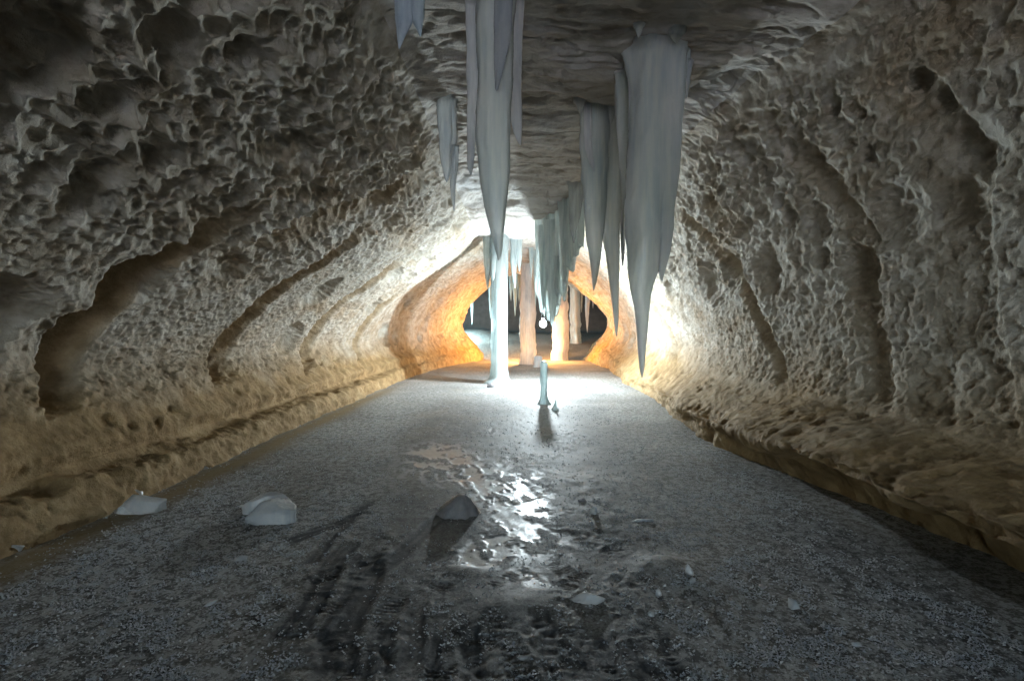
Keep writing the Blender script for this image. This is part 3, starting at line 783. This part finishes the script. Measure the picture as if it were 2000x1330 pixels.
cluster('icicle_cluster', 'two-pronged grey icicle sheet between the drapery and the longest spike', 'icicle', b, [
    ('left_prong', up(taper([(1166, 235, 56), (1161, 300, 58), (1158, 380, 48), (1160, 450, 36), (1161, 510, 20), (1160, 550, 9), (1159, 568, 2)], 5.2, 0.5)), M['ice_grey'], dict(n=110, flute=0.1)),
    ('right_prong', up(taper([(1192, 235, 56), (1190, 330, 54), (1192, 430, 40), (1197, 510, 26), (1201, 580, 15), (1203, 630, 9), (1204, 657, 2)], 5.25, 0.5)), M['ice_grey'], dict(n=110, flute=0.12)),
    ('frosted_strand', up(taper([(1148, 240, 14), (1150, 290, 13), (1156, 320, 9), (1160, 335, 2)], 5.08, 0.6)), M['ice_frost'], dict(flute=0.2)),
])
for k, (xx, y0, y1, w, dep, lab) in enumerate([(1216, 370, 520, 12, 5.9, 'thin frosted icicle half hidden left of the longest grey spike'),
                                     (1229, 395, 548, 15, 6.0, 'thin bright icicle seen in the gap beside the longest spike')]):
    single('icicle', lab, 'icicle', up(taper([(xx, y0 - 60, w * 1.3), (xx, y0, w), (xx, (y0 + y1) / 2, w * 0.8), (xx, y1 - 20, w * 0.45), (xx, y1, 1.5)], dep, 0.7)), M['ice_frost'], flute=0.2, rough=0.05)

# ------------------------------------------------------------------ sea-green drapery
A = (0.52, 10.2); B = (1.22, 8.3)
e = empty('ice_drapery', (0.9, 9.2, ceil_z(0.9, 9.2)))
def put(pn, me, mat, e=e):
    return link(pn, local(me, tuple(e.location)), mat, e)
def dtop(u): return ceil_z(A[0] + (B[0] - A[0]) * u, A[1] + (B[1] - A[1]) * u) + 0.05
put('ice_sheet', curtain_mesh('ice_sheet', A, (1.05, 8.75), dtop, teeth(lambda u: 1.60 + 1.7 * abs(u - 0.40) ** 1.2, 0.30, 7.0, 3), 0.09, 120, 80, 4, 0.10), M['ice_green'])
put('side_sheet', curtain_mesh('side_sheet', (0.95, 8.7), (1.22, 8.2), dtop, teeth(lambda u: 2.35 + 0.5 * u, 0.25, 3.0, 5), 0.07, 60, 60, 9, 0.05), M['ice_green'])
for (xx, y0, y1, w, d) in ((1078, 470, 640, 26, 9.3), (1062, 480, 618, 18, 9.7), (1100, 400, 512, 22, 8.7), (1106, 470, 568, 12, 8.8), (1088, 540, 600, 12, 9.2)):
    put('icicle_tip', tube_mesh('icicle_tip', taper([(xx, y0 - 40, w), (xx, y0, w), (xx + 1, (y0 + y1) / 2, w * 0.75), (xx + 1, y1 - 18, w * 0.35), (xx + 1, y1, 1.2)], d, 0.6), seed=int(xx), flute=0.2, rough=0.04), M['ice_green'])
tag(e, 'sea-green rippled ice drapery hanging in front of the white glow', 'ice drapery')
single('icicle', 'slim pale icicle along the right edge of the green drapery', 'icicle',
       up(taper([(1126, 385, 26), (1124, 420, 20), (1121, 450, 12), (1121, 475, 2)], 7.9, 0.5)), M['ice_clear'], flute=0.3, rough=0.05)

# ------------------------------------------------------------------ ice pillar
pz = ceil_z(-0.28, 12.0) + 0.05
cluster('ice_pillar', 'tall glowing pale cyan ice pillar joining floor and ceiling', 'ice pillar', (-0.28, 12.0, 0.0), [
    ('shaft', [(-0.30, 12, pz, 0.26, 0.22), (-0.29, 12, 3.2, 0.23, 0.2), (-0.28, 12, 2.5, 0.205, 0.19), (-0.28, 12, 1.8, 0.20, 0.19), (-0.285, 12, 1.0, 0.205, 0.19),
               (-0.285, 12, 0.4, 0.21, 0.2), (-0.28, 12, 0.14, 0.25, 0.24), (-0.28, 12, 0.03, 0.36, 0.34), (-0.28, 12, -0.08, 0.42, 0.4)], M['ice_glow'], dict(n=150, seg=56, flute=0.09, rough=0.012, wob=0.05)),
    ('fringe_icicle', up(taper([(957, 470, 24), (955, 510, 18), (953, 540, 9), (952, 563, 2)], 12.0, 0.7)), M['ice_glow'], dict(flute=0.2, rough=0.04)),
    ('fringe_icicle', up(taper([(1002, 470, 16), (1003, 510, 13), (1005, 545, 7), (1006, 562, 2)], 12.1, 0.7)), M['ice_glow'], dict(flute=0.2, rough=0.04)),
    ('fringe_icicle', up(taper([(1012, 475, 14), (1013, 505, 10), (1014, 530, 2)], 12.3, 0.7)), M['ice_glow'], dict(flute=0.2, rough=0.04)),
    ('fringe_icicle', up(taper([(966, 480, 14), (964, 530, 10), (963, 548, 2)], 11.85, 0.7)), M['ice_glow'], dict(flute=0.2, rough=0.04)),
])

# ------------------------------------------------------------------ stalagmites on the floor
def stump(name, label, px, py, hpx, wpx, mat, shape, d=None, cat='stalagmite', **kw):
    x, y = px_floor(px, py) if d is None else (px_at(px, py, d)[0], d)
    z0 = floor_z(x, y); s = y / 944.0
    keys = [(x + dx * wpx * s, y, z0 + hz * hpx * s, r * wpx * s / 2, r * wpx * s / 2 * 0.9) for hz, r, dx in shape]
    me = tube_mesh(name, keys, seed=len(bpy.data.objects), **kw)
    o = link(name, local(me, (x, y, z0)), mat); o.location = (x, y, z0)
    return tag(o, label, cat)
stump('stalagmite', 'knobbly clear ice stalagmite standing on the floor right of the pillar', 1062, 789, 84, 14, M['ice_glow'],
      [(1.0, 0.35, 0.05), (0.985, 0.8, 0.05), (0.9, 1.0, 0.02), (0.75, 0.92, 0), (0.55, 1.0, 0.0), (0.35, 0.88, 0.0), (0.15, 1.05, 0.0), (0.03, 1.7, 0), (-0.06, 2.2, 0)], flute=0.22, rough=0.06, wob=0.1)
stump('stalagmite', 'tiny pointed ice stub right of the clear stalagmite foot', 1084, 803, 20, 9, M['ice_glow'],
      [(1.0, 0.1, 0.2), (0.6, 0.45, 0.1), (0.3, 0.7, 0), (0.08, 1.3, 0), (-0.1, 1.8, 0)], flute=0.25, rough=0.05)
stump('stalagmite', 'dirty grey rounded ice mound in the middle of the trampled path', 901, 998, 34, 62, M['ice_dirty'],
      [(1.0, 0.04, 0.04), (0.985, 0.18, 0.04), (0.93, 0.32, 0.03), (0.78, 0.52, 0.02), (0.56, 0.74, 0.0), (0.35, 1.0, -0.03), (0.15, 1.2, -0.06), (0.0, 1.36, -0.08), (-0.25, 1.5, -0.08)], flute=0.2, rough=0.05)
stump('ice_lump', 'small dark pebble of ice at the left foot of the pillar', 957, 757, 9, 13, M['ice_dirty'],
      [(1.0, 0.2, 0), (0.8, 0.8, 0), (0.4, 1.05, 0), (-0.2, 0.9, 0)], cat='ice lump', n=24, seg=20, flute=0.2)
stump('ice_block', 'pale ice block on the floor behind the clear stalagmite', 1051, 717, 22, 18, M['ice_frost'],
      [(1.0, 0.3, 0), (0.92, 0.75, 0), (0.6, 0.85, 0), (0.3, 0.95, 0), (-0.1, 1.1, 0)], cat='ice block', n=40, seg=24, flute=0.3, rough=0.05)

# ------------------------------------------------------------------ columns and icicles by the far portal
def column(label, px, w, top, depth, mat, foot_px=None, name='ice_column', flute=0.1):
    x = (px - 998) * depth / 944.0; s = depth / 944.0; r = w * s / 2; z0 = floor_z(x, depth)
    zt = ceil_z(x, depth) + 0.1 if depth < 22.3 else top
    keys = [(x, depth, zt, r * 0.8, r * 0.7), (x, depth, z0 + (zt - z0) * 0.8, r * 0.9, r * 0.8), (x, depth, z0 + (zt - z0) * 0.5, r, r * 0.9), (x, depth, z0 + (zt - z0) * 0.2, r, r * 0.9),
            (x, depth, z0 + 0.2, r * 1.03, r), (x, depth, z0 - 0.1, r * 1.15, r * 1.1)]
    me = tube_mesh(name, keys, seed=len(bpy.data.objects), n=90, seg=44, flute=flute, rough=0.02)
    o = link(name, local(me, (x, depth, z0)), mat); o.location = (x, depth, z0)
    return tag(o, label, 'ice column')
column('broad pale grey ice column just left of the lamp', 1031, 30, 4, 18.9, M['ice_frost'])
column('broad ice column glowing orange just right of the lamp', 1094, 32, 4, 21.2, M['ice_frost'], flute=0.07)
column('fluted greenish ice column inside the dark chamber beyond the portal', 1124, 20, 4.6, 25.5, M['ice_green'], flute=0.25)
def far_icicle(label, px, y0, y1, w, d, mat, grp=None, name='icicle'):
    top = px_at(px, y0, d)[2]
    zt = ceil_z((px - 998) * d / 944.0, d) + 0.1
    k = taper([(px, y0, w), (px, (y0 * 2 + y1) / 3, w * 0.85), (px, (y0 + 2 * y1) / 3, w * 0.55), (px, y1 - (y1 - y0) * 0.08, w * 0.2), (px, y1, 0.8)], d, 0.7)
    if zt > k[0][2]: k = [(k[0][0], d, zt, k[0][3] * 1.2, k[0][4] * 1.2)] + k
    return single(name, label, 'icicle', k, mat, grp, n=60, seg=24, flute=0.25, rough=0.05)
G = 'icicles in the dark chamber'
far_icicle('lone cyan icicle at the left side of the dark chamber', 922, 560, 634, 7, 26, M['ice_glow'], G)
far_icicle('cyan icicle just left of the glowing pillar in the chamber', 958, 545, 622, 8, 25, M['ice_glow'], G)
far_icicle('longest cyan icicle right of the pillar in the chamber', 1006, 540, 617, 10, 25, M['ice_glow'], G)
far_icicle('short cyan icicle next to the pillar in the chamber', 998, 540, 588, 8, 25.2, M['ice_glow'], G)
far_icicle('stubby cyan icicle left of the pale grey column', 1014, 540, 590, 8, 24.8, M['ice_glow'], G)
far_icicle('thin cyan icicle right of the fluted green column', 1136, 550, 610, 6, 25.5, M['ice_green'], G)
far_icicle('orange-lit ragged icicle hanging right inside the portal arch', 1147, 565, 650, 11, 21.9, M['ice_frost'])
far_icicle('tiny orange icicle on the right rim of the portal', 1158, 580, 602, 4, 21.9, M['ice_frost'])
far_icicle('white-lit icicle between the pale column and the green drapery', 1046, 470, 600, 12, 16.5, M['ice_glow'])
far_icicle('white-lit dripping icicle above the lamp, under the green drapery', 1060, 500, 640, 16, 16.8, M['ice_glow'])
far_icicle('bluish icicle hanging left above the pale grey column', 1038, 470, 545, 10, 15.8, M['ice_glow'])
far_icicle('small white icicle right of the drapery against the orange column', 1107, 490, 575, 8, 16.2, M['ice_glow'])

# ------------------------------------------------------------------ broken ice on the floor
def chunk_mesh(name, size, seed, n=12, bevel=0.1, cut=0.5, soft=None):
    """broken ice: a lump bounded by random fracture planes with worn edges and a flat underside"""
    rng = np.random.default_rng(seed)
    bm = bmesh.new()
    bmesh.ops.create_icosphere(bm, subdivisions=5 if max(size) > 0.25 else 4 if max(size) > 0.12 else 3, radius=1.0)
    d = np.array([v.co[:] for v in bm.verts])
    pl = rng.normal(size=(max(9, min(n, 15)), 3)); pl /= np.linalg.norm(pl, axis=1, keepdims=True)
    pl = np.vstack([pl, np.eye(3), -np.eye(3)]); k = np.concatenate([rng.uniform(0.5, 0.92, len(pl) - 6), np.full(6, 1.0)])
    p = soft or 80.0
    q = np.clip((d @ pl.T) / k, 0, None) ** p
    r = q.sum(1) ** (-1 / p)
    P = d * r[:, None]
    P *= (1 + 0.07 * fbm(P[:, 0] * 2.8 + P[:, 2] * 1.9 + seed, P[:, 1] * 2.8 - P[:, 2] * 1.3, 5, seed))[:, None]
    P[:, 2] = np.clip(P[:, 2], -cut, 9)
    P /= np.abs(P).max(0)
    lo = P[:, 2].min()
    P = np.stack([P[:, 0] * size[0] / 2, P[:, 1] * size[1] / 2, (P[:, 2] - lo) / (P[:, 2].max() - lo) * size[2]], -1)
    for v, c in zip(bm.verts, P): v.co = c
    me = bpy.data.meshes.new(name); bm.to_mesh(me); bm.free()
    me.polygons.foreach_set('use_smooth', np.ones(len(me.polygons), bool))
    return me

def lay(name, me, px, py, mat, label, cat, rot=(0, 0, 0), dz=0.0, group=None):
    x, y = px_floor(px, py)
    o = link(name, me, mat); o.location = (x, y, floor_z(x, y) - 0.006 + dz); o.rotation_euler = tuple(R(a) for a in rot)
    return tag(o, label, cat, group)
W = M['ice_block']
# the big pair left of the path
lay('ice_slab', chunk_mesh('ice_slab', (0.36, 0.22, 0.13), 3, 17, 0.1, 0.35), 530, 1018, W,
    'rounded cloudy ice slab lying in front of its pair on open floor', 'ice slab', (12, -8, 12), 0.0)
lay('ice_slab', chunk_mesh('ice_slab', (0.36, 0.16, 0.13), 44, 15, 0.1, 0.35), 526, 998, W,
    'flat ice slab leaning behind the rounded slab on open floor', 'ice slab', (14, -10, 16), 0.01)
lay('ice_chip', chunk_mesh('ice_chip', (0.07, 0.05, 0.02), 5), 474, 992, W, 'small ice chip left of the paired slabs on open floor', 'ice chip')
lay('ice_chip', chunk_mesh('ice_chip', (0.10, 0.05, 0.008), 6), 588, 968, W, 'thin clear flake right behind the paired slabs', 'ice chip')
# pair by the left ledge
lay('ice_slab', chunk_mesh('ice_slab', (0.34, 0.2, 0.12), 71, 30, 0.12, 0.3), 274, 1000, W,
    'smooth white ice lump in front of its pair beside the left ledge', 'ice slab', (12, 8, -5), 0.01)
lay('ice_block', chunk_mesh('ice_block', (0.20, 0.12, 0.12), 83, 22), 248, 979, W, 'angular ice block behind the smooth lump beside the left ledge', 'ice block', (0, 0, 20))
lay('ice_block', chunk_mesh('ice_block', (0.24, 0.15, 0.11), 18, 24), 332, 936, W, 'faceted white ice block touching the left ledge', 'ice block', (0, 0, 15))
lay('ice_chip', chunk_mesh('ice_chip', (0.16, 0.07, 0.04), 10, 14), 390, 914, W, 'flat white ice piece just beyond the faceted block', 'ice chip', (0, 0, 10))
lay('ice_chip', chunk_mesh('ice_chip', (0.10, 0.07, 0.06), 11, 12), 461, 873, W, 'small ice nugget by the left ledge, nearer of two', 'ice chip')
lay('ice_chip', chunk_mesh('ice_chip', (0.10, 0.05, 0.025), 12, 12), 492, 866, W, 'flat ice nugget by the left ledge, farther of two', 'ice chip')
lay('ice_chip', chunk_mesh('ice_chip', (0.055, 0.05, 0.04), 13, 12), 122, 1026, W, 'lone small ice nugget at the ledge, left of the smooth lump', 'ice chip')
lay('ice_chip', chunk_mesh('ice_chip', (0.06, 0.04, 0.03), 14, 12), 181, 1003, W, 'tiny ice nugget at the ledge near the smooth lump', 'ice chip')
lay('ice_block', chunk_mesh('ice_block', (0.17, 0.12, 0.06), 15, 16), 22, 1078, W, 'ice block at the very left edge under the ledge', 'ice block')
lay('ice_chip', chunk_mesh('ice_chip', (0.075, 0.05, 0.025), 16, 12), 474, 1092, W, 'single ice shard on frosty floor below the paired slabs', 'ice chip', (8, 0, 0))
lay('ice_chip', chunk_mesh('ice_chip', (0.075, 0.028, 0.02), 17, 12), 411, 1178, W, 'slim grey ice shard lying lowest on the left floor', 'ice chip', (0, -10, 35))
# right of the path
lay('ice_chip', chunk_mesh('ice_chip', (0.062, 0.05, 0.05), 21, 12), 1161, 1005, M['ice_frost'], 'pale pebble of ice right of the grey mound', 'ice chip')
lay('ice_chip', chunk_mesh('ice_chip', (0.075, 0.045, 0.035), 22, 12), 1137, 980, M['ice_dirty'], 'brownish ice lump behind the pale pebble', 'ice chip')
lay('ice_shard', chunk_mesh('ice_shard', (0.15, 0.03, 0.022), 23, 16), 1254, 1017, M['ice_frost'], 'slim white ice splinter right of the pale pebble', 'ice shard', (0, 0, 6))
lay('ice_shard', chunk_mesh('ice_shard', (0.20, 0.06, 0.045), 24, 16, 0.1, 0.4), 1152, 1180, W, 'long thick ice shard lying on the trampled foreground', 'ice shard', (6, -3, 5))
lay('ice_chip', chunk_mesh('ice_chip', (0.042, 0.03, 0.022), 25, 12), 1273, 1206, W, 'small white chip right of the long thick shard', 'ice chip')
lay('ice_chip', chunk_mesh('ice_chip', (0.03, 0.025, 0.035), 26, 10), 1286, 1166, W, 'tiny upright chip above the small white chip', 'ice chip')
lay('ice_chip', chunk_mesh('ice_chip', (0.06, 0.045, 0.05), 27, 12), 1548, 1190, W, 'whitish ice chip on a dark spot, lower right floor', 'ice chip')
lay('ice_chip', chunk_mesh('ice_chip', (0.045, 0.03, 0.018), 28, 10), 1672, 1264, W, 'ice chip nearest the lower right corner', 'ice chip')
lay('ice_chip', chunk_mesh('ice_chip', (0.055, 0.03, 0.06), 29, 9), 1342, 1133, W, 'spiky frosted chip on the frost hump at right', 'ice chip', (15, 20, 0))
lay('ice_chip', chunk_mesh('ice_chip', (0.05, 0.02, 0.03), 30, 9), 1352, 1148, W, 'small frosted sliver below the spiky chip', 'ice chip', (0, -15, 40))
lay('ice_chip', chunk_mesh('ice_chip', (0.20, 0.10, 0.03), 31, 12), 1142, 757, W, 'flat ice flake on the bright floor right of the stalagmite', 'ice chip')
lay('ice_chip', chunk_mesh('ice_chip', (0.035, 0.025, 0.02), 32, 10), 1490, 1150, M['ice_dirty'], 'dark crumb of ice between frost hump and whitish chip', 'ice chip')
# short icicles fringing the roots of the two grey clusters
rr = random.Random(5)
for start, x0, x1, d0, d1, n in (('longest and widest', 0.93, 1.52, 3.7, 4.45, 13), ('two-pronged grey', 0.72, 1.22, 5.0, 5.5, 8)):
    ce = [o for o in bpy.data.objects if str(o.get('label', '')).startswith(start)][0]
    for q in range(n):
        xx = x0 + (x1 - x0) * (q + rr.random()) / n; yy = rr.uniform(d0, d1); zc = ceil_z(xx, yy); L = rr.choice((0.08, 0.13, 0.2, 0.32)) * rr.uniform(0.8, 1.2); w = rr.uniform(0.018, 0.045)
        keys = [(xx, yy, zc + 0.15, w * 2.4, w * 2.4), (xx, yy, zc + 0.01, w * 1.7, w * 1.7), (xx, yy, zc - L * 0.25, w, w), (xx, yy, zc - L * 0.65, w * 0.6, w * 0.6), (xx, yy, zc - L, 0.002, 0.002)]
        me = tube_mesh('root_icicle', keys, seed=800 + q, n=26, seg=16, flute=0.2, rough=0.04)
        link('root_icicle', local(me, tuple(ce.location)), M['ice_grey'] if q % 3 else M['ice_frost'], ce)

# ------------------------------------------------------------------ lamps
def bm_cyl(bm, p0, p1, r0, r1=None, seg=20):
    p0, p1 = Vector(p0), Vector(p1); r1 = r0 if r1 is None else r1
    d = p1 - p0
    m = Matrix.Translation((p0 + p1) / 2) @ d.to_track_quat('Z', 'Y').to_matrix().to_4x4()
    bmesh.ops.create_cone(bm, cap_ends=True, segments=seg, radius1=r0, radius2=r1, depth=d.length, matrix=m)
def from_bm(name, bm, mat, parent):
    me = bpy.data.meshes.new(name); bm.to_mesh(me); bm.free()
    me.polygons.foreach_set('use_smooth', np.ones(len(me.polygons), bool))
    return link(name, me, mat, parent)
def point_light(name, loc, color, power, parent=None, kind='POINT', size=0.04):
    d = bpy.data.lights.new(name, kind); d.color = color; d.energy = power; d.shadow_soft_size = size
    o = bpy.data.objects.new(name, d); C.objects.link(o); o.location = loc
    if parent: o.parent = parent
    return o
WARM = (1.0, 0.46, 0.13); COLD = (0.82, 0.945, 1.0)
# warm lantern standing behind the pale block
lx, ly, lz = px_at(1034, 668, 20.2)
e = empty('lantern', (lx, ly, floor_z(lx, ly)))
h = lz - floor_z(lx, ly)
bm = bmesh.new(); bmesh.ops.create_uvsphere(bm, u_segments=24, v_segments=14, radius=0.10, matrix=Matrix.Translation((0, 0, h)))
from_bm('bulb', bm, glow('lit_warm_bulb', WARM, WARM_POWER / (math.pi * 4 * math.pi * 0.10 ** 2)), e)
bm = bmesh.new(); bm_cyl(bm, (0, 0, h - 0.22), (0, 0, h - 0.15), 0.13, 0.13)
from_bm('socket', bm, M['black'], e)
bm = bmesh.new(); bm_cyl(bm, (0, 0, 0.06), (0, 0, h - 0.15), 0.014)
from_bm('pole', bm, M['black'], e)
bm = bmesh.new(); bm_cyl(bm, (0, 0, h + 0.15), (0, 0, h + 0.25), 0.14, 0.03); from_bm('cap', bm, M['black'], e)
for k in range(4):
    a = k * math.pi / 2 + 0.5
    bm = bmesh.new(); bm_cyl(bm, (0.12 * math.cos(a), 0.12 * math.sin(a), h - 0.16), (0.12 * math.cos(a), 0.12 * math.sin(a), h + 0.16), 0.006, seg=8)
    from_bm('cage_bar', bm, M['black'], e)
for k in range(3):
    a = k * 2.094 + 0.5
    bm = bmesh.new(); bm_cyl(bm, (0, 0, 0.28), (0.22 * math.cos(a), 0.22 * math.sin(a), 0.0), 0.011)
    from_bm('leg', bm, M['black'], e)
tag(e, 'lit warm lantern on a thin stand behind the pale grey column', 'lantern')
# cold lamp hung behind the drapery, just under its teeth
fxl, fyl, fzl = 0.75, 11.3, 1.46
e = empty('hanging_lamp', (fxl, fyl, ceil_z(fxl, fyl)))
drop = fzl - ceil_z(fxl, fyl)
bm = bmesh.new(); bm_cyl(bm, (0, 0, 0.1), (0, 0, drop + 0.2), 0.007, seg=10)
from_bm('cable', bm, M['black'], e)
bm = bmesh.new(); bm_cyl(bm, (0, 0, drop + 0.21), (0, 0, drop + 0.085), 0.025, 0.05)
from_bm('socket', bm, M['black'], e)
bm = bmesh.new(); bmesh.ops.create_uvsphere(bm, u_segments=24, v_segments=16, radius=0.075, matrix=Matrix.Translation((0, 0, drop)))
from_bm('bulb', bm, glow('lit_cold_bulb', COLD, COLD_POWER / (math.pi * 4 * math.pi * 0.075 ** 2)), e)
tag(e, 'bright white lamp hanging on a cable under the tips of the green drapery', 'lamp')
# cool work light out of sight in the side of the chamber
cx_, cy2 = -2.95, 25.2
e = empty('work_light', (cx_, cy2, floor_z(cx_, cy2)))
bm = bmesh.new(); bm_cyl(bm, (0, 0, 0), (0, 0, 0.5), 0.09, 0.07); from_bm('housing', bm, M['black'], e)
bm = bmesh.new(); bm_cyl(bm, (0, 0, 0.505), (0, 0, 0.6), 0.07, 0.05); from_bm('lens', bm, glow('lit_cool_lens', (0.7, 0.95, 1.0), 5.0), e)
tag(e, 'cool work light standing inside the chamber, left of the portal', 'work light')
point_light('work_light_light', (cx_, cy2, floor_z(cx_, cy2) + 0.72), (0.62, 0.95, 1.0), FAR_POWER, None, 'POINT', 0.1)
